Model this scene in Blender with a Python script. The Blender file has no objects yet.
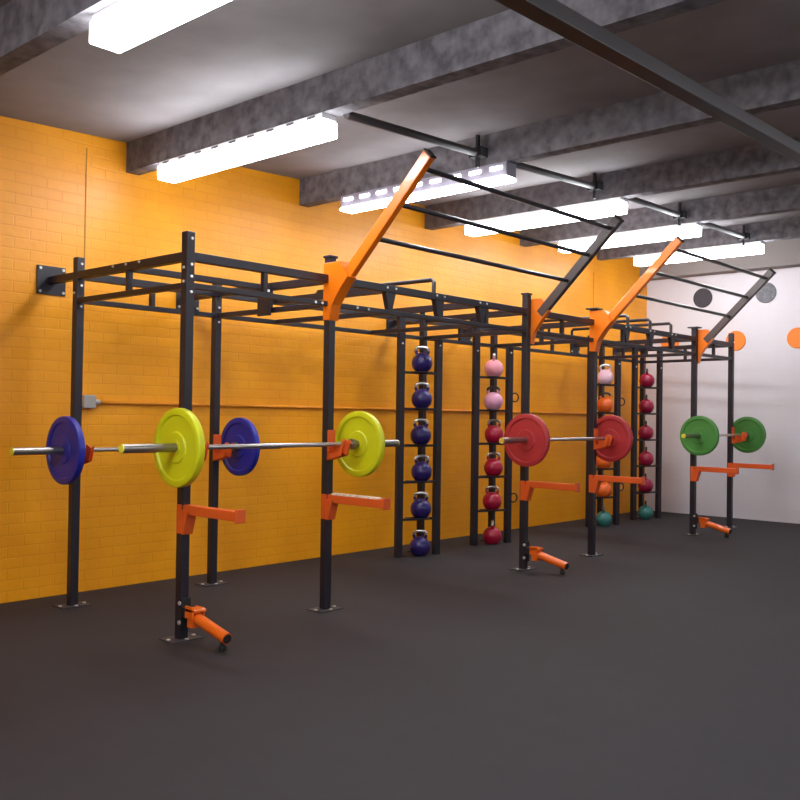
import bpy, bmesh, math, random
from mathutils import Vector, Matrix
random.seed(4)
PI = math.pi
scene = bpy.context.scene
COL = scene.collection

# ------------------------------------------------------------------ materials
def srgb(r, g, b):
    f = lambda c: c / 12.92 if c <= 0.04045 else ((c + 0.055) / 1.055) ** 2.4
    return (f(r / 255), f(g / 255), f(b / 255), 1)

def mat(name, rgb, rough=0.5, metal=0.0, noise=0.0, nscale=30.0, bump=0.0, emit=0.0, coat=0.0):
    m = bpy.data.materials.new(name); m.use_nodes = True
    nt = m.node_tree; b = nt.nodes['Principled BSDF']
    c = srgb(*rgb)
    b.inputs['Base Color'].default_value = c
    b.inputs['Roughness'].default_value = rough
    b.inputs['Metallic'].default_value = metal
    b.inputs['Coat Weight'].default_value = coat
    if emit:
        b.inputs['Emission Color'].default_value = (0.93, 0.965, 1.0, 1)
        b.inputs['Emission Strength'].default_value = emit
    if noise or bump:
        tc = nt.nodes.new('ShaderNodeTexCoord')
        n = nt.nodes.new('ShaderNodeTexNoise'); n.inputs['Scale'].default_value = nscale
        n.inputs['Detail'].default_value = 5
        nt.links.new(tc.outputs['Object'], n.inputs['Vector'])
        if noise:
            r = nt.nodes.new('ShaderNodeValToRGB')
            r.color_ramp.elements[0].position = .3; r.color_ramp.elements[1].position = .7
            r.color_ramp.elements[0].color = tuple(x * (1 - noise) for x in c[:3]) + (1,)
            r.color_ramp.elements[1].color = tuple(min(1, x * (1 + noise)) for x in c[:3]) + (1,)
            nt.links.new(n.outputs['Fac'], r.inputs['Fac'])
            nt.links.new(r.outputs['Color'], b.inputs['Base Color'])
        if bump:
            bp = nt.nodes.new('ShaderNodeBump'); bp.inputs['Strength'].default_value = bump
            bp.inputs['Distance'].default_value = 0.01
            nt.links.new(n.outputs['Fac'], bp.inputs['Height'])
            nt.links.new(bp.outputs['Normal'], b.inputs['Normal'])
    return m

def brick_mat(name, rgb, rgb2, mortar, axis, rough=0.45, bump=0.5, stain=0.12):
    """painted brickwork: bump from brick courses, the paint slightly uneven"""
    m = bpy.data.materials.new(name); m.use_nodes = True
    nt = m.node_tree; b = nt.nodes['Principled BSDF']; L = nt.links
    b.inputs['Roughness'].default_value = rough
    tc = nt.nodes.new('ShaderNodeTexCoord')
    sp = nt.nodes.new('ShaderNodeSeparateXYZ'); L.new(tc.outputs['Object'], sp.inputs[0])
    cb = nt.nodes.new('ShaderNodeCombineXYZ')
    L.new(sp.outputs[axis], cb.inputs[0]); L.new(sp.outputs[2], cb.inputs[1])
    br = nt.nodes.new('ShaderNodeTexBrick')
    br.inputs['Scale'].default_value = 1.0
    br.inputs['Brick Width'].default_value = 0.225
    br.inputs['Row Height'].default_value = 0.075
    br.inputs['Mortar Size'].default_value = 0.006
    br.inputs['Mortar Smooth'].default_value = 0.6
    br.inputs['Color1'].default_value = srgb(*rgb)
    br.inputs['Color2'].default_value = srgb(*rgb2)
    br.inputs['Mortar'].default_value = srgb(*mortar)
    L.new(cb.outputs[0], br.inputs['Vector'])
    n = nt.nodes.new('ShaderNodeTexNoise'); n.inputs['Scale'].default_value = 1.3; n.inputs['Detail'].default_value = 6
    L.new(tc.outputs['Object'], n.inputs['Vector'])
    r = nt.nodes.new('ShaderNodeValToRGB')
    r.color_ramp.elements[0].position = .35; r.color_ramp.elements[1].position = .6
    r.color_ramp.elements[0].color = (1 - stain, 1 - stain * 1.5, 1 - stain * 1.5, 1)
    r.color_ramp.elements[1].color = (1, 1, 1, 1)
    L.new(n.outputs['Fac'], r.inputs['Fac'])
    mx = nt.nodes.new('ShaderNodeMix'); mx.data_type = 'RGBA'; mx.blend_type = 'MULTIPLY'
    mx.inputs[0].default_value = 1
    L.new(br.outputs['Color'], mx.inputs[6]); L.new(r.outputs['Color'], mx.inputs[7])
    L.new(mx.outputs[2], b.inputs['Base Color'])
    n2 = nt.nodes.new('ShaderNodeTexNoise'); n2.inputs['Scale'].default_value = 22; n2.inputs['Detail'].default_value = 4
    L.new(tc.outputs['Object'], n2.inputs['Vector'])
    ma = nt.nodes.new('ShaderNodeMath'); ma.operation = 'MULTIPLY_ADD'
    ma.inputs[1].default_value = -1.0
    L.new(br.outputs['Fac'], ma.inputs[0]); L.new(n2.outputs['Fac'], ma.inputs[2])
    bp = nt.nodes.new('ShaderNodeBump'); bp.inputs['Strength'].default_value = bump; bp.inputs['Distance'].default_value = 0.008
    L.new(ma.outputs[0], bp.inputs['Height']); L.new(bp.outputs['Normal'], b.inputs['Normal'])
    return m

M = {}
M['orange_wall'] = brick_mat('orange painted brick', (252, 165, 4), (251, 163, 4), (245, 157, 4), 0, bump=.19, stain=.10)
M['white_wall'] = brick_mat('white painted brick', (220, 215, 221), (219, 214, 220), (218, 213, 219), 1, bump=.07, stain=0.03)
M['plain_wall'] = mat('pale plaster', (205, 200, 200), .8)
M['floor'] = mat('black rubber floor', (34, 30, 35), .75, noise=.10, nscale=6, bump=.08)
M['slab'] = mat('pale ceiling slab', (138, 132, 135), .9, noise=.12, nscale=3)
M['beam'] = mat('rough grey concrete beam', (110, 106, 111), .9, noise=.42, nscale=13, bump=.6)
M['header'] = mat('smooth beige header', (150, 142, 140), .8)
M['steel'] = mat('black powder coated steel', (31, 26, 36), .42)
M['bar_steel'] = mat('dark bar steel', (38, 33, 40), .32)
M['bronze'] = mat('dark brown painted steel', (74, 58, 56), .4)
M['orange'] = mat('orange powder coat', (243, 119, 8), .32, coat=.3)
M['tube_orange'] = mat('orange tube paint', (234, 102, 20), .32, coat=.3)
M['orange_red'] = mat('orange red powder coat', (226, 92, 34), .4)
M['bolt'] = mat('bright zinc bolt', (225, 222, 220), .3, .6)
M['chrome'] = mat('brushed chrome', (190, 184, 180), .28, .9)
M['sleeve'] = mat('steel sleeve', (150, 142, 136), .3, .85)
M['plate_foot'] = mat('dull steel foot plate', (66, 62, 64), .6, .2)
M['blue'] = mat('blue rubber', (30, 38, 150), .42)
M['yellow'] = mat('yellow rubber', (214, 214, 22), .42)
M['red'] = mat('red rubber', (186, 50, 54), .45)
M['green'] = mat('green rubber', (70, 136, 58), .5)
M['cap_yellow'] = mat('yellow end cap', (236, 226, 60), .4)
M['cap_gold'] = mat('gold end cap', (222, 178, 70), .4)
M['kb_purple'] = mat('deep purple enamel', (40, 26, 92), .28)
M['kb_pink'] = mat('pink enamel', (236, 150, 164), .32)
M['kb_lilac'] = mat('lilac pink enamel', (216, 150, 180), .32)
M['kb_pale'] = mat('pale pink enamel', (238, 190, 204), .32)
M['kb_crimson'] = mat('crimson enamel', (160, 12, 48), .3)
M['kb_orange'] = mat('orange enamel', (232, 100, 30), .32)
M['kb_maroon'] = mat('maroon enamel', (150, 16, 54), .34)
M['kb_teal'] = mat('dark teal enamel', (54, 116, 110), .35)
M['rubber'] = mat('black rubber', (24, 22, 24), .7)
M['white_metal'] = mat('white enamelled metal', (226, 224, 226), .4)
M['lamp_housing'] = mat('grey lilac lamp housing', (150, 144, 160), .5)
M['slot'] = mat('dark slot', (96, 90, 98), .6)
M['tube'] = mat('lit fluorescent diffuser', (255, 255, 255), .5, emit=30)
M['conduit'] = mat('grey conduit', (56, 50, 52), .5)
M['conduit_orange'] = mat('painted orange conduit', (240, 150, 20), .5)
M['box_grey'] = mat('grey junction box', (176, 170, 164), .5, .2)
M['disc_dark'] = mat('dark grey disc', (58, 54, 62), .6, noise=.15, nscale=40)
M['disc_grey'] = mat('mottled grey disc', (110, 110, 116), .6, noise=.35, nscale=30)
M['disc_orange'] = mat('orange disc', (244, 130, 34), .55)
M['joint'] = mat('wall joint filler', (190, 122, 26), .7)
M['glint_white'] = mat('painted glint white', (240, 225, 205), .5)  # colour of the light showing through the arm's holes

# ------------------------------------------------------------------ mesh builder
class MB:
    def __init__(self): self.bm = bmesh.new()
    def _rot(self, d, up=(0, 0, 1)):
        d = Vector(d).normalized(); up = Vector(up)
        if abs(d.dot(up)) > .999: up = Vector((0, 1, 0))
        x = up.cross(d).normalized(); y = d.cross(x)
        return Matrix((x, y, d)).transposed()          # columns: side, up, along
    def box(self, c, s, R=None):
        r = bmesh.ops.create_cube(self.bm, size=1)
        Rm = (R or Matrix.Identity(3))
        for v in r['verts']:
            v.co = Rm @ Vector((v.co.x * s[0], v.co.y * s[1], v.co.z * s[2])) + Vector(c)
        return self
    def span(self, lo, hi):
        return self.box([(a + b) / 2 for a, b in zip(lo, hi)], [b - a for a, b in zip(lo, hi)])
    def bar(self, p, q, w, h, up=(0, 0, 1)):
        p = Vector(p); q = Vector(q)
        return self.box((p + q) / 2, (w, h, (q - p).length), self._rot(q - p, up))
    def cyl(self, p, q, r, n=16, r2=None):
        p = Vector(p); q = Vector(q); R = self._rot(q - p)
        rr = r if r2 is None else r2
        a = [self.bm.verts.new(p + R @ Vector((r * math.cos(2 * PI * i / n), r * math.sin(2 * PI * i / n), 0))) for i in range(n)]
        b = [self.bm.verts.new(q + R @ Vector((rr * math.cos(2 * PI * i / n), rr * math.sin(2 * PI * i / n), 0))) for i in range(n)]
        for i in range(n):
            f = self.bm.faces.new((a[i], a[(i + 1) % n], b[(i + 1) % n], b[i])); f.smooth = True
        self.bm.faces.new(a[::-1]); self.bm.faces.new(b)
        return self
    def lathe(self, c, axis, prof, n=48):
        """prof: (radius, offset along the axis) from one end to the other"""
        R = self._rot(axis); c = Vector(c); rings = []
        for r, t in prof:
            if r < 1e-6: rings.append([self.bm.verts.new(c + R @ Vector((0, 0, t)))])
            else: rings.append([self.bm.verts.new(c + R @ Vector((r * math.cos(2 * PI * i / n), r * math.sin(2 * PI * i / n), t))) for i in range(n)])
        for A, B in zip(rings, rings[1:]):
            for i in range(n):
                j = (i + 1) % n
                if len(A) == 1 and len(B) == 1: continue
                if len(A) == 1: f = self.bm.faces.new((A[0], B[j], B[i]))
                elif len(B) == 1: f = self.bm.faces.new((A[i], A[j], B[0]))
                else: f = self.bm.faces.new((A[i], A[j], B[j], B[i]))
                f.smooth = True
        return self
    def tube(self, pts, r, n=12, closed=False):
        pts = [Vector(p) for p in pts]; rings = []; k = len(pts)
        prev = None
        for i, p in enumerate(pts):
            if closed: d = pts[(i + 1) % k] - pts[i - 1]
            else: d = pts[min(i + 1, k - 1)] - pts[max(i - 1, 0)]
            d.normalize()
            x = (prev - d * prev.dot(d)) if prev is not None else Vector((0, 0, 1)).cross(d)
            if x.length < 1e-4: x = Vector((0, 1, 0)).cross(d)
            if x.length < 1e-4: x = Vector((1, 0, 0)).cross(d)
            x.normalize(); prev = x; y = d.cross(x)
            rings.append([self.bm.verts.new(p + x * r * math.cos(2 * PI * j / n) + y * r * math.sin(2 * PI * j / n)) for j in range(n)])
        pairs = list(zip(rings, rings[1:])) + ([(rings[-1], rings[0])] if closed else [])
        for A, B in pairs:
            for j in range(n):
                f = self.bm.faces.new((A[j], A[(j + 1) % n], B[(j + 1) % n], B[j])); f.smooth = True
        if not closed:
            self.bm.faces.new(rings[0][::-1]); self.bm.faces.new(rings[-1])
        return self
    def prism_x(self, yz, x0, x1):
        """closed outline in (y, z), extruded along x"""
        a = [self.bm.verts.new((x0, y, z)) for y, z in yz]; b = [self.bm.verts.new((x1, y, z)) for y, z in yz]
        self.bm.faces.new(a); self.bm.faces.new(b[::-1]); n = len(a)
        for i in range(n): self.bm.faces.new((a[i], b[i], b[(i + 1) % n], a[(i + 1) % n]))
        return self
    def build(self, name, m, parent=None, bevel=0.0, shift=None):
        """shift: world position of the parent, so parts may be written in world coordinates"""
        bmesh.ops.recalc_face_normals(self.bm, faces=self.bm.faces)
        if shift is not None:
            bmesh.ops.translate(self.bm, verts=self.bm.verts, vec=-Vector(shift))
        for e in self.bm.edges:
            if len(e.link_faces) == 2 and e.calc_face_angle(0) > .6: e.smooth = False
        me = bpy.data.meshes.new(name); self.bm.to_mesh(me); self.bm.free()
        me.materials.append(M[m] if isinstance(m, str) else m)
        o = bpy.data.objects.new(name, me); COL.objects.link(o)
        if parent is not None: o.parent = parent
        if bevel:
            b = o.modifiers.new('bevel', 'BEVEL'); b.width = bevel; b.segments = 2; b.limit_method = 'ANGLE'
        return o

def tag(o, label=None, cat=None, group=None, kind=None):
    for k, v in (('label', label), ('category', cat), ('group', group), ('kind', kind)):
        if v: o[k] = v
    return o
def empty(name, loc, label, cat, group=None, rz=0.0):
    o = bpy.data.objects.new(name, None); COL.objects.link(o)
    o.location = loc; o.rotation_euler = (0, 0, rz); o.empty_display_size = .1
    return tag(o, label, cat, group)
def copy_tree(src, loc, rz=None, label=None):
    r = src.copy(); COL.objects.link(r); r.location = loc
    if rz is not None: r.rotation_euler = (0, 0, rz)
    if label: r['label'] = label
    for ch in list(src.children):
        c = ch.copy(); COL.objects.link(c); c.parent = r
        for g in list(ch.children):
            d = g.copy(); COL.objects.link(d); d.parent = c
    return r
def structure(o, label, cat): return tag(o, label, cat, kind='structure')

# ------------------------------------------------------------------ layout (metres; X along the orange wall, Y towards it)
YW, XW = 6.10, 11.94
X0, Y0 = -2.0, -3.2
YF, YR = 4.457, 5.71
FX = [3.079, 4.211, 6.529, 7.662, 9.878, 10.912]       # uprights of the front row
RX = [3.079, 4.211, 6.63, 7.77, 10.01, 11.08]           # uprights of the back row
HT = 2.35
PW = 0.056

# ------------------------------------------------------------------ room
structure(MB().span((X0 - .2, Y0 - .2, -.12), (XW + .2, YW + .2, 0)).build('floor', 'floor'), 'dark charcoal rubber gym floor', 'floor')
structure(MB().span((X0 - .2, YW, 0), (XW + .2, YW + .2, 4.0)).build('wall_left', 'orange_wall'), 'bright orange painted brick wall behind the rig', 'wall')
structure(MB().span((XW, Y0, 0), (XW + .2, YW, 4.0)).build('wall_back', 'white_wall'), 'white painted brick end wall beyond the rig', 'wall')
structure(MB().span((X0, Y0 - .2, 0), (XW, Y0, 4.0)).build('wall_right', 'plain_wall'), 'pale wall facing the orange wall', 'wall')
structure(MB().span((X0 - .2, Y0, 0), (X0, YW, 4.0)).build('wall_front', 'plain_wall'), 'pale wall facing the white end wall', 'wall')
# sloping slab: a little higher towards the white wall
def zbeam(x): return 3.13 + (x - 5.37) * 0.040
m = MB()
z0, z1 = zbeam(X0) + .25, zbeam(XW) + .25
m.bm.verts.ensure_lookup_table()
vs = [m.bm.verts.new(p) for p in ((X0, Y0, z0), (XW, Y0, z1), (XW, YW, z1), (X0, YW, z0), (X0, Y0, z0 + .2), (XW, Y0, z1 + .2), (XW, YW, z1 + .2), (X0, YW, z0 + .2))]
for f in ((0, 1, 2, 3), (7, 6, 5, 4), (0, 4, 5, 1), (1, 5, 6, 2), (2, 6, 7, 3), (3, 7, 4, 0)): m.bm.faces.new([vs[i] for i in f])
structure(m.build('ceiling', 'slab'), 'dark grey ceiling slab above the beams', 'ceiling')
BX = [-1.5, 0.21, 1.93, 3.65, 5.37, 7.08, 8.78, 10.54]
BZ = [2.85, 2.92, 3.0, 3.087, 3.152, 3.217, 3.292, 3.367]
for x, zb in zip(BX, BZ):
    o = MB().span((x, Y0, zb), (x + .11, YW, zbeam(x) + .262)).build('ceiling_beam', 'beam')
    structure(o, 'rough grey concrete ceiling beam running out from the orange wall', 'beam'); o['group'] = 'concrete ceiling beams'
structure(MB().span((XW - .22, Y0, 3.25), (XW, YW, zbeam(XW) + .24)).build('trim_1', 'header'), 'beige header strip along the top of the white wall', 'trim')
for k, x in enumerate((3.33, 10.46)):
    structure(MB().span((x - .004, YW - .004, 0 if k else 1.42), (x + .004, YW + .01, 3.2)).build('trim_%d' % (k + 2), 'joint'), 'thin vertical joint line in the orange wall', 'trim')

# ------------------------------------------------------------------ strip lights under the beams
def strip_light(x, y0, y1, zb, label, style=0, group='strip lights under the ceiling beams'):
    """zb: underside of the beam it is screwed to"""
    L = y1 - y0; z = zb - .115; t = empty('ceiling_strip_light', (x, y0, z), label, 'light', group)
    w = .075
    MB().span((-w * .8, 0, .082 if style != 2 else .012), (w * .8, L, .115)).build('housing', 'lamp_housing' if style == 2 else 'white_metal', t, .004)
    MB().span((-w, .004, -.015), (w, L - .004, .081 if style != 2 else .011)).build('diffuser', 'tube', t, .012)
    for k in range(9 if style else 0):
        yy = L * (k + .5) / 9
        if style == 1: MB().box((-w * .8 - .002, yy, .097), (.006, L / 9 * .35, .014)).build('slot', 'slot', t)
        else: MB().box((-w * .8 - .002, yy, .075), (.006, L / 9 * .55, .022)).build('lit_slot', 'tube', t)
    return t
rows = [(3.705, 3.95, 5.66, 'beside the left end of the orange wall', 1), (5.425, 3.85, 5.57, 'behind the first orange climbing arm', 2),
        (7.135, 3.87, 5.57, 'crossing behind the first dark climbing arm', 0), (8.835, 3.95, 5.57, 'above the second orange climbing arm', 0),
        (10.595, 3.97, 5.57, 'next to the white wall', 0)]
for i, (x, y0, y1, where, sl) in enumerate(rows):
    strip_light(x, y0, y1, BZ[3 + i], 'white fluorescent strip light by the orange wall, ' + where, sl)
    if i < 4:
        strip_light(x, -1.4, .34, BZ[3 + i], 'added white fill strip light over the open floor, row ' + where)  # unseen lamps added to light the floor and lower wall
strip_light(1.98, -1.4, .34, BZ[2], 'added white fill strip light over the open floor, row nearest the camera')  # one more added fill lamp, out of view
for x, zb, wd in ((2.035, BZ[2], 'first'), (.315, BZ[1], 'second'), (-1.445, BZ[0], 'third')):
    strip_light(x, 1.7, 3.6, zb, 'added white fill strip light overhead in front of the near end of the rig, %s row out' % wd)  # added as fill for the sides of the rig facing the camera

# ceiling conduit and the trunking nearer the camera
t = empty('ceiling_conduit', (3.9, 4.1, 3.2), 'dark grey conduit pipe running below the slab through the beams', 'conduit')
pp = [(3.97, 4.08, 3.17), (5.37, 4.08, 3.24), (7.08, 4.1, 3.33), (8.78, 4.11, 3.37), (10.54, 4.15, 3.43)]
for a, b in zip(pp, pp[1:]):
    a2 = (a[0] + (.3 if a[0] > 4 else 0), a[1], a[2] + .01)
    MB().cyl(a2, b, .028, 12).build('pipe', 'conduit', t, shift=(3.9, 4.1, 3.2))
    MB().bar((b[0] - .05, b[1], b[2] - .11), (b[0] - .05, b[1], b[2] + .13), .03, .02).box((b[0] - .04, b[1], b[2]), (.09, .11, .07)).build('hanger', 'rubber', t, shift=(3.9, 4.1, 3.2))
MB().bar((1.2, 1.97, 2.845), (11.93, 2.05, 3.20), .09, .07).build('ceiling_cable_trunking', 'conduit', None, .004)
tag(bpy.data.objects['ceiling_cable_trunking'], 'long grey trunking slung beneath the beams away from the wall', 'trunking')

# ------------------------------------------------------------------ the rig
RO = Vector((7.0, 5.08, 0))
rig = empty('training_rig', RO, 'long black steel gym rig bolted to the orange wall with slanted climbing arms', 'rig')
def R(mb, name, m='steel', parent=rig, bevel=0.0): return mb.build(name, m, parent, bevel, shift=RO)
bolt_mesh = [None]
def bolt(parent, p, d=(0, -1, 0), r=.0085):
    mb = MB().cyl(Vector(p), Vector(p) + Vector(d) * .008, r, 8)
    return R(mb, 'bolt', 'bolt', parent)
# uprights
def upright(x, y, top, front):
    h = PW / 2
    u = R(MB().span((x - h, y - h, .006), (x + h, y + h, top)), 'upright', 'steel', rig, .004)
    b = R(MB().span((x - .1, y - .07, 0), (x + .1, y + .07, .007)), 'base_plate', 'plate_foot', u)
    for sx, sy in ((-.085, 0), (.085, 0), (0, -.055)):
        R(MB().cyl((x + sx, y + sy, .007), (x + sx, y + sy, .013), .012, 8), 'anchor_bolt', 'bolt', u)
    return u
tops = [2.35, 2.35, 2.35, 2.33, 2.33, 2.35]
ups = []
for x, tz in zip(FX, tops): ups.append(upright(x, YF, tz, True))
rups = []
for i, x in enumerate(RX): rups.append(upright(x, YR, 2.33 if i < 2 else 2.24, False))
h = PW / 2
for zz in (2.31, 2.16, 2.09, 2.0):
    bolt(ups[0], (FX[0] + .004, YF - h, zz)); 
for zz in (2.14, 2.06): bolt(ups[0], (FX[0] - h, YF - .004, zz), (-1, 0, 0))
for zz in (2.285, 2.14, 2.0): bolt(rups[0], (RX[0] + .004, YR - h, zz))
bolt(rups[0], (RX[0] - h, YR, 2.09), (-1, 0, 0))
for zz in (2.1, 1.99): bolt(rups[1], (RX[1], YR - h, zz))
bolt(ups[5], (FX[5], YF - h, 2.24))
# flat caps on three of the front uprights
for i in (3, 4):
    R(MB().span((FX[i] - .06, YF - .06, 2.33), (FX[i] + .06, YF + .06, 2.343)), 'top_plate', 'steel', ups[i], .002)
for i in (1, 2):
    R(MB().span((FX[i] - .036, YF - .036, 2.35), (FX[i] + .036, YF + .036, 2.366)), 'top_cap', 'steel', ups[i], .003)
# longitudinal beams: upper chord, lower chord, spacers in one welded ladder beam per bay
ZU, ZL = 2.208, 2.040
def ladder(p, q, fr, name, spread=.0, lower=True):
    p = Vector(p); q = Vector(q); d = (q - p).normalized()
    a, b = p + d * h, q - d * h
    mb = MB().bar(a + Vector((0, 0, ZU)), b + Vector((0, 0, ZU)), .05, .052)
    if lower:
        mb.bar(a + Vector((0, 0, ZL)), b + Vector((0, 0, ZL)), .04, .034)
        for f in fr:
            c = p.lerp(q, f)
            mb.bar(c + Vector((0, 0, ZL)), c + Vector((0, 0, ZU)), .034, .034)
    return R(mb, name, 'steel', rig, .003)
front_beams = []
for i in range(5):
    fr = [.5] if i % 2 == 0 else [.25, .5, .75]
    front_beams.append(ladder((FX[i], YF, 0), (FX[i + 1], YF, 0), fr, 'ladder_beam'))
    ladder((RX[i], YR, 0), (RX[i + 1], YR, 0), [.5], 'ladder_beam')
# tapered hanger brackets and bolt pairs along the second and fourth front beams
for i, xs in ((1, (4.79, 5.34, 5.88)), (3, (8.28, 8.80, 9.30))):
    for x in xs:
        mb = MB()
        mb.prism_x([(-.03, 0), (.03, 0), (.03, .1), (-.03, .1)], 0, .001) if False else None
        v = [(x - .055, ZU - .026), (x + .055, ZU - .026), (x + .018, ZL + .016), (x - .018, ZL + .016)]
        a = [mb.bm.verts.new((px, YF - .02, pz)) for px, pz in v]; b = [mb.bm.verts.new((px, YF + .02, pz)) for px, pz in v]
        mb.bm.faces.new(a); mb.bm.faces.new(b[::-1])
        for k in range(4): mb.bm.faces.new((a[k], b[k], b[(k + 1) % 4], a[(k + 1) % 4]))
        R(mb, 'bracket', 'steel', front_beams[i])
        for dx in (-.045, .045): bolt(front_beams[i], (x + dx, YF - .025, ZU + .004))
for x in (4.45, 4.56): bolt(front_beams[1], (x, YF - .02, ZL))
for x in (4.06, 4.12): bolt(front_beams[0], (x, YF - .02, ZL))
for x in (3.66,): bolt(front_beams[0], (x, YF - .02, ZL + .03))
# cross beams front to back
cross = []
for i in range(6):
    cross.append(ladder((FX[i], YF, 0), (RX[i], YR, 0), [.5], 'cross_beam'))
for x, x2 in ((4.79, 4.79), (5.88, 5.90)):
    ladder((x, YF, 0), (x2, YR, 0), [.5], 'cross_beam')
for dy in (4.93, 5.08, 5.23): bolt(cross[0], (FX[0] - .025, dy, ZU + .012), (-1, 0, 0))
# lengthwise bar in the middle of the narrow bays
for i in (0,):
    a = Vector(((FX[i] + RX[i]) / 2, (YF + YR) / 2, ZU - .01)); b = Vector(((FX[i + 1] + RX[i + 1]) / 2, (YF + YR) / 2, ZU - .01))
    R(MB().bar(a, b, .04, .04), 'middle_bar', 'steel', rig, .003)
    R(MB().box(b + Vector((-.05, 0, -.09)), (.012, .14, .22)), 'joint_plate', 'steel', rig)
# raised monkey rungs
for xf, xr in ((5.29, 5.24), (8.32, 8.30), (8.80, 8.82), (9.28, 9.31)):
    zt = 2.335
    pts = [(xf, YF, ZU + .02), (xf, YF, zt - .02), (xf, YF + .02, zt), (xr, YR - .02, zt), (xr, YR, zt - .02), (xr, YR, ZU + .02)]
    R(MB().tube(pts, .0165, 10), 'monkey_rung', 'bar_steel')
# wall brackets
for i, x in enumerate(RX):
    w = R(MB().bar((x, YR + h, ZU), (x, YW - .014, ZU), .05, .05), 'wall_bracket', 'steel', rig, .003)
    R(MB().span((x - .105, YW - .014, ZU - .1), (x + .105, YW - .002, ZU + .1)), 'wall_plate', 'steel', w, .002)
    for sx in (-.085, .085):
        for sz in (-.08, .08):
            R(MB().cyl((x + sx, YW - .014, ZU + sz), (x + sx, YW - .024, ZU + sz), .010, 8), 'bolt', 'bolt', w)
# climbing arms: gusset on the upright, tube leaning out and up, three bars between each pair
TIP = Vector((0, 3.615, 2.905)); ROOT = Vector((0, 4.345, 2.182))
ad = (TIP - ROOT).normalized(); an = Vector((0, ad.z, -ad.y))
BARS = [(3.685, 2.835), (3.88, 2.64), (4.075, 2.445)]
for i, side, m in ((1, -1, 'orange'), (2, 1, 'bronze'), (3, -1, 'orange'), (4, 1, 'bronze')):
    x = FX[i] + (.02 if side < 0 else .05)
    up = Vector((0, -ad.z, ad.y)) if False else Vector((1, 0, 0))
    arm = R(MB().bar(Vector((x, ROOT.y, ROOT.z)), Vector((x, TIP.y, TIP.z)), .078, .05, up), 'climbing_arm', m, rig, .006)
    arm['label'] = 'orange slanted arm' if m == 'orange' else 'dark brown slanted arm'
    yz = [(4.482, 2.315), (4.482, 1.935), (4.424, 1.93), (4.40, 2.03), (4.315, 2.142), (4.255, 2.205), (4.30, 2.28), (4.33, 2.315)]
    xa, xb = (FX[i] - h - .012, FX[i] + .047) if side < 0 else (FX[i] + h + .001, FX[i] + .077)
    g = R(MB().prism_x(yz, xa, xb), 'gusset', 'orange', arm, .002); g['label'] = 'orange gusset plate'
    e = Vector((x, TIP.y, TIP.z))
    R(MB().bar(e, e + ad * .012, .08, .052, up), 'end_plug', 'rubber', arm)
for a, b in ((1, 2), (3, 4)):
    for y, z in BARS:
        R(MB().cyl((FX[a] + .02, y, z), (FX[b] + .05, y, z), .0165, 12), 'pull_up_bar', 'bar_steel')

# ------------------------------------------------------------------ kettlebell racks
SH = [1.707, 1.37, 1.032, .694, .351]
RK = [(6.216, 6.61), (7.35, 7.76), (9.59, 10.03), (10.69, 11.14)]
words = ['six purple kettlebells', 'pink and crimson kettlebells', 'pale pink and orange kettlebells', 'maroon kettlebells']
cent = []
for k, (xa, xb) in enumerate(RK):
    a = Vector((xa, 5.62, 0)); b = Vector((xb, 5.50, 0))
    c = (a + b) / 2; cent.append((c, math.atan2(b.y - a.y, b.x - a.x)))
    W = (b - a).length; rz = cent[-1][1]
    t = empty('kettlebell_rack', c, 'black ladder rack of the rig holding ' + words[k], 'rack', 'kettlebell racks along the orange wall', rz)
    for s in (-1, 1):
        u = MB().span((s * W / 2 - .032, -.026, 0), (s * W / 2 + .032, .026, 2.28 if s < 0 else (2.2 if k == 3 else 2.018))).build('post', 'steel', t, .003)
        for zz in ((2.22, 1.96) if s < 0 else (1.96,)):
            MB().cyl((s * W / 2, -.026, zz), (s * W / 2, -.033, zz), .009, 8).build('bolt', 'bolt', u)
    for z in SH:
        MB().span((-W / 2 + .032, -.02, z - .022), (W / 2 - .032, .02, z)).span((-.085, -.085, z - .008), (.085, .085, z)).build('shelf', 'steel', t, .002)
    if k in (1, 2):
        for z in (1.5, .46):
            pts = [(W / 2 + .032 + .045 + .045 * math.cos(q * PI / 10), 0, z + .045 * math.sin(q * PI / 10)) for q in range(20)]
            MB().tube(pts, .007, 8, True).build('ring', 'steel', t)

# ------------------------------------------------------------------ kettlebells
def kettlebell(color, handle, big=1.0):
    t = empty('kettlebell', (0, 0, 0), '', 'kettlebell')
    r = .097; prof = [(0, 0), (.055, 0)]
    a0 = math.asin(.055 / r); cz = r * math.cos(a0)
    for q in range(1, 22):
        a = a0 + (PI - .02 - a0) * q / 21
        prof.append((max(0, r * math.sin(a)), cz - r * math.cos(a)))
    prof[-1] = (0, prof[-1][1])
    mb = MB().lathe((0, 0, 0), (0, 0, 1), prof, 32)
    for s in (-1, 1):
        mb.tube([(s * .044, 0, cz + r * .72), (s * .056, 0, cz + r * 1.06), (s * .059, 0, cz + r * 1.16)], .0145, 10)
    mb.build('body', color, t)
    zt = cz + r * 1.16
    pts = [(.059 * math.cos(PI * q / 12) * (1 if q in (0, 12) else 1), 0, zt + .036 * math.sin(PI * q / 12) ** .6) for q in range(13)]
    MB().tube(pts, .0135, 10).build('handle', handle, t)
    return t
protos = {}
def put_bell(color, handle, c, z, rz, label, group):
    key = (color, handle)
    if key not in protos:
        o = protos[key] = kettlebell(color, handle); o.location = (c.x, c.y, z); o.rotation_euler = (0, 0, rz)
    else:
        o = copy_tree(protos[key], (c.x, c.y, z), rz)
    o['label'] = label; o['group'] = group
    return o
ORD = ['topmost', 'second from the top', 'third from the top', 'fourth from the top', 'fifth from the top', 'lowest, standing on the floor']
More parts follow.
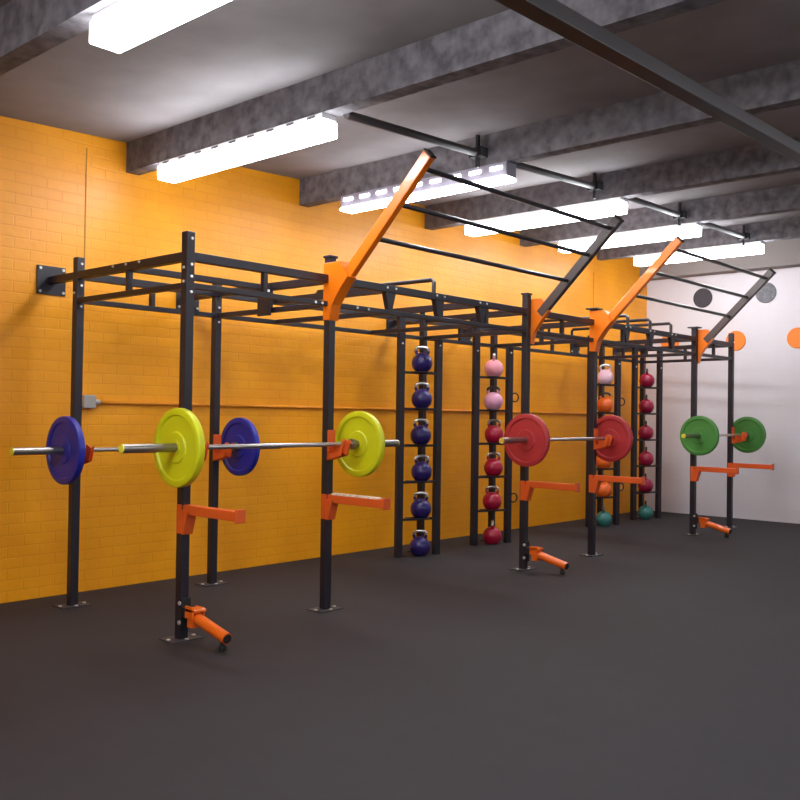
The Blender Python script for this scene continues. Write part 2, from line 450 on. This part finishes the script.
sets = [
 [('kb_purple', 'chrome', 0)] * 6,
 [('kb_pink', 'chrome', 1), ('kb_lilac', 'bar_steel', 0), ('kb_crimson', 'sleeve', 0), ('kb_crimson', 'sleeve', 0), ('kb_crimson', 'sleeve', 0), ('kb_crimson', 'chrome', 1)],
 [('kb_pale', 'chrome', 0), ('kb_orange', 'bar_steel', 0), ('kb_orange', 'bar_steel', 0), ('kb_orange', 'bar_steel', 0), ('kb_orange', 'bar_steel', 0), ('kb_teal', 'sleeve', 1)],
 [('kb_maroon', 'bar_steel', 1)] * 5 + [('kb_teal', 'bar_steel', 1)],
]
cname = {'kb_purple': 'deep purple', 'kb_pink': 'pink', 'kb_lilac': 'lilac pink', 'kb_crimson': 'crimson', 'kb_pale': 'pale pink', 'kb_orange': 'orange', 'kb_teal': 'dark teal', 'kb_maroon': 'round maroon'}
rname = ['in the purple rack', 'in the pink and crimson rack', 'in the rack behind the red barbell', 'in the rack beside the white wall']
for k, S in enumerate(sets):
    c, rrz = cent[k]; view = math.atan2(c.y, c.x)
    dx = [.025, .015, .01, -.01][k]
    for q, (col, hd, edge) in enumerate(S):
        z = SH[q] + .001 if q < 5 else 0.001
        p = c + Vector((dx + random.uniform(-.012, .012), -dx * .4, 0))
        rz = view if edge else view - PI / 2 + random.uniform(-.15, .15)
        put_bell(col, hd, p, z, rz, '%s kettlebell %s, %s' % (cname[col], rname[k], ORD[q]), 'kettlebells ' + rname[k])

# ------------------------------------------------------------------ barbells, plates, hooks
def barbell(x, y, z, cap, label):
    t = empty('barbell', (x, y, z), label, 'barbell', 'barbells on the rig')
    MB().cyl((-.66, 0, 0), (.66, 0, 0), .0145, 16).build('shaft', 'chrome', t)
    for s in (-1, 1):
        MB().cyl((s * .655, 0, 0), (s * .625, 0, 0), .036, 20).build('collar', 'sleeve', t, .003)
        sl = MB().cyl((s * .655, 0, 0), (s * 1.085, 0, 0), .025, 20).build('sleeve', 'sleeve', t)
        e = MB().cyl((s * 1.085, 0, 0), (s * 1.091, 0, 0), .0245, 20).build('end_cap', cap, sl); e['label'] = 'yellow end cap'
    return t
def plate_proto(m):
    t = empty('bumper_plate', (0, 0, 0), '', 'weight plate', 'bumper plates on the barbells')
    w = .024; r = .223
    prof = [(.0265, -.018), (.046, -.018), (.046, -.023), (.084, -.023), (.092, -.015), (.178, -.014), (.186, -w), (r - .008, -w), (r - .002, -w + .004), (r, -w + .01)]
    full = prof + [(a, -b) for a, b in prof[::-1]]
    MB().lathe((0, 0, 0), (1, 0, 0), full, 64).build('rubber_body', m, t)
    MB().lathe((0, 0, 0), (1, 0, 0), [(.0262, -.0245), (.044, -.0245), (.044, .0245), (.0262, .0245), (.0262, -.0245)], 32).build('hub_ring', M[m], t)
    return t
def hook(x, y, z, label):
    """J-shaped bar hook on the front face of an upright"""
    t = empty('barbell_hook', (x, y, z), label, 'barbell hook', 'orange barbell hooks on the uprights')
    MB().span((-.034, -.012, -.095), (.034, 0, .105)).build('back_plate', 'orange_red', t, .003)
    mb = MB()
    for s in (-1, 1):
        xa, xb = s * .034, s * .028
        mb.prism_x([(0, -.095), (0, -.045), (-.115, -.042), (-.145, .045), (-.16, .035), (-.132, -.06)], min(xa, xb), max(xa, xb))
    mb.span((.0, -.112, -.052), (.028, -.03, -.003)).bar((0, -.122, -.045), (0, -.152, .040), .066, .008, (1, 0, 0))
    mb.build('cradle', 'orange_red', t)
    return t
B = [('yellow', 3.70, 4.357, 1.106, 'yellow', 'cap_yellow', 0, 'F'), ('blue', 3.69, 5.61, 1.043, 'blue', 'cap_yellow', 0, 'R'),
     ('red', 7.14, 4.357, 1.108, 'red', 'cap_gold', 2, 'F'), ('green', 10.49, 4.357, 1.118, 'green', 'cap_yellow', 4, 'F')]
pos = {'yellow': (.73, .71), 'blue': (.735, .685), 'red': (.73, .69), 'green': (.684, .698)}
for name, x, y, z, m, cap, i, row in B:
    where = 'on the back uprights by the wall' if row == 'R' else 'across the front uprights'
    barbell(x, y, z, cap, 'steel barbell with %s plates resting %s' % (name, where))
    pr = plate_proto(m)
    pr.location = (x - pos[name][0], y, z); pr['label'] = '%s bumper plate on the end of its barbell nearer the camera' % name
    copy_tree(pr, (x + pos[name][1], y, z), label='%s bumper plate on the end of its barbell nearer the white wall' % name)
    xs, yy = (RX, YR) if row == 'R' else (FX, YF)
    for k in (0, 1):
        hook(xs[i + k], yy - h - .001, z - .012 + .0, 'orange hook under the %s barbell at its end nearer the %s' % (name, 'white wall' if k else 'camera'))

# ------------------------------------------------------------------ safety arms
def safety_arm(x, label, glints=False, L=.535, z=.752):
    t = empty('safety_arm', (x, YF - h - .001, z), label, 'safety arm', 'orange safety arms on the front uprights')
    MB().prism_x([(.0, -.03), (.0, -.17), (-.018, -.17), (-.045, -.08), (-.06, -.03)], -.034, .034).build('mounting_plate', 'orange_red', t, .003)
    for s in (-1, 1):
        MB().span((s * .029 if s > 0 else -.036, 0, -.165), (.036 if s > 0 else -.029, .045, 0)).build('side_cheek', 'orange_red', t)
    MB().span((-.026, -L, -.055), (.026, 0, .0)).build('arm', 'orange_red', t, .005)
    MB().span((-.034, -L - .012, -.064), (.034, -L, .012)).build('stop_plate', 'orange_red', t, .004)
    if glints:
        for k in range(8):
            MB().box((-.004, -.06 - k * .054, .004), (.046, .032, .012)).build('glint', 'glint_white', t)  # white blocks imitate light caught in the arm's holes
    return t
for i, (nm, st) in enumerate((('first upright, below the yellow plate', 0), ('second upright, with light through holes built as white studs', 1), ('third upright, below the red barbell', 0),
                              ('fourth upright, crossing the orange kettlebells', 0), ('fifth upright, below the green plate', 0), ('last upright before the white wall', 0))):
    safety_arm(FX[i], 'orange safety arm jutting from the front ' + nm, bool(st), [.49, .51, .49, .49, .47, .475][i], [.775, .772, .757, .762, .77, .778][i])

# ------------------------------------------------------------------ landmine attachments
def landmine(i, label):
    x = FX[i]; y = YF - h - .001
    t = empty('landmine_attachment', (x, y, .0), label, 'landmine attachment', 'orange landmine tubes at the foot of the rig')
    mb = MB().span((-.035, -.012, .07), (.035, 0, .24)).span((-.03, -.075, .135), (.03, -.012, .195))
    mb.build('bracket', 'rubber', t, .004)
    for zz in (.105, .215): MB().cyl((-.036, -.006, zz), (-.044, -.006, zz), .012, 8).build('bolt', 'bolt', t)
    MB().span((-.042, -.135, .14), (-.03, -.06, .21)).span((.03, -.135, .10), (.042, -.06, .20)).span((-.042, -.15, .178), (.042, -.06, .196)).span((-.035, -.13, .09), (.035, -.075, .14)).build('pivot_yoke', 'tube_orange', t, .003)
    MB().cyl((0, -.10, .148), (0, -.40, .075), .033, 24).build('tube', 'tube_orange', t)
    MB().cyl((0, -.40, .075), (0, -.405, .074), .026, 20).build('bore', 'rubber', t)
    k = MB().cyl((0, -.355, .06), (0, -.358, .03), .012, 12).lathe((0, -.36, .022), (0, 0, 1), [(0, -.02), (.02, -.016), (.024, 0), (.02, .012), (0, .016)], 16)
    k.build('lock_knob', 'rubber', t)
    return t
landmine(0, 'orange landmine tube at the foot of the upright nearest the camera')
landmine(2, 'orange landmine tube low on the upright under the red plate')
landmine(4, 'orange landmine tube low on the upright under the green plate')

# ------------------------------------------------------------------ things on the walls
t = empty('wall_conduit', (3.37, YW, 1.365), 'thin orange conduit along the orange wall from a grey junction box', 'conduit')
MB().span((-.05, -.055, -.045), (.045, 0, .05)).cyl((.045, -.025, 0), (.09, -.025, 0), .02, 12).build('junction_box', 'box_grey', t, .006)
MB().cyl((.09, -.016, 0), (7.4, -.016, -.02), .0125, 10).build('pipe', 'conduit_orange', t)
def disc(y, z, m, label, r=.133):
    o = MB().lathe((0, 0, 0), (-1, 0, 0), [(0, 0), (r, 0), (r, .012), (r - .006, .018), (0, .018)], 48).build('wall_target', m)
    o.location = (XW, y, z); tag(o, label, 'wall target', 'round targets on the white wall')
disc(5.275, 2.947, 'disc_dark', 'plain dark grey round target high on the white wall, nearer the orange wall')
disc(4.425, 2.952, 'disc_grey', 'mottled grey round target high on the white wall, behind a climbing arm tip')
disc(4.815, 2.345, 'disc_orange', 'orange round target on the white wall just above the last front upright')
disc(4.02, 2.348, 'disc_orange', 'orange round target on the white wall clear of the rig')
disc(5.74, 2.365, 'disc_orange', 'orange round target on the white wall half hidden by rig beams')

# ------------------------------------------------------------------ camera, world, colour
f, yaw, pitch, roll = 912.655, .73549, .014708, .0149622
fw = Vector((math.cos(yaw) * math.cos(pitch), math.sin(yaw) * math.cos(pitch), math.sin(pitch)))
r = fw.cross(Vector((0, 0, 1))).normalized(); u = r.cross(fw)
r2 = math.cos(roll) * r + math.sin(roll) * u; u2 = -math.sin(roll) * r + math.cos(roll) * u
cd = bpy.data.cameras.new('camera'); cam = bpy.data.objects.new('camera', cd); COL.objects.link(cam)
cd.sensor_width = 36; cd.lens = f / 800 * 36; cd.clip_start = .05
cam.matrix_world = Matrix.Translation((0, 0, 1.3164)) @ Matrix((r2, u2, -fw)).transposed().to_4x4()
scene.camera = cam
w = bpy.data.worlds.new('world'); scene.world = w; w.use_nodes = True
w.node_tree.nodes['Background'].inputs[0].default_value = (.8, .85, 1, 1)
w.node_tree.nodes['Background'].inputs[1].default_value = .1
vs_ = scene.view_settings
vs_.view_transform = 'Standard'; vs_.look = 'None'; vs_.gamma = 1; vs_.use_curve_mapping = False
vs_.exposure = -0.03
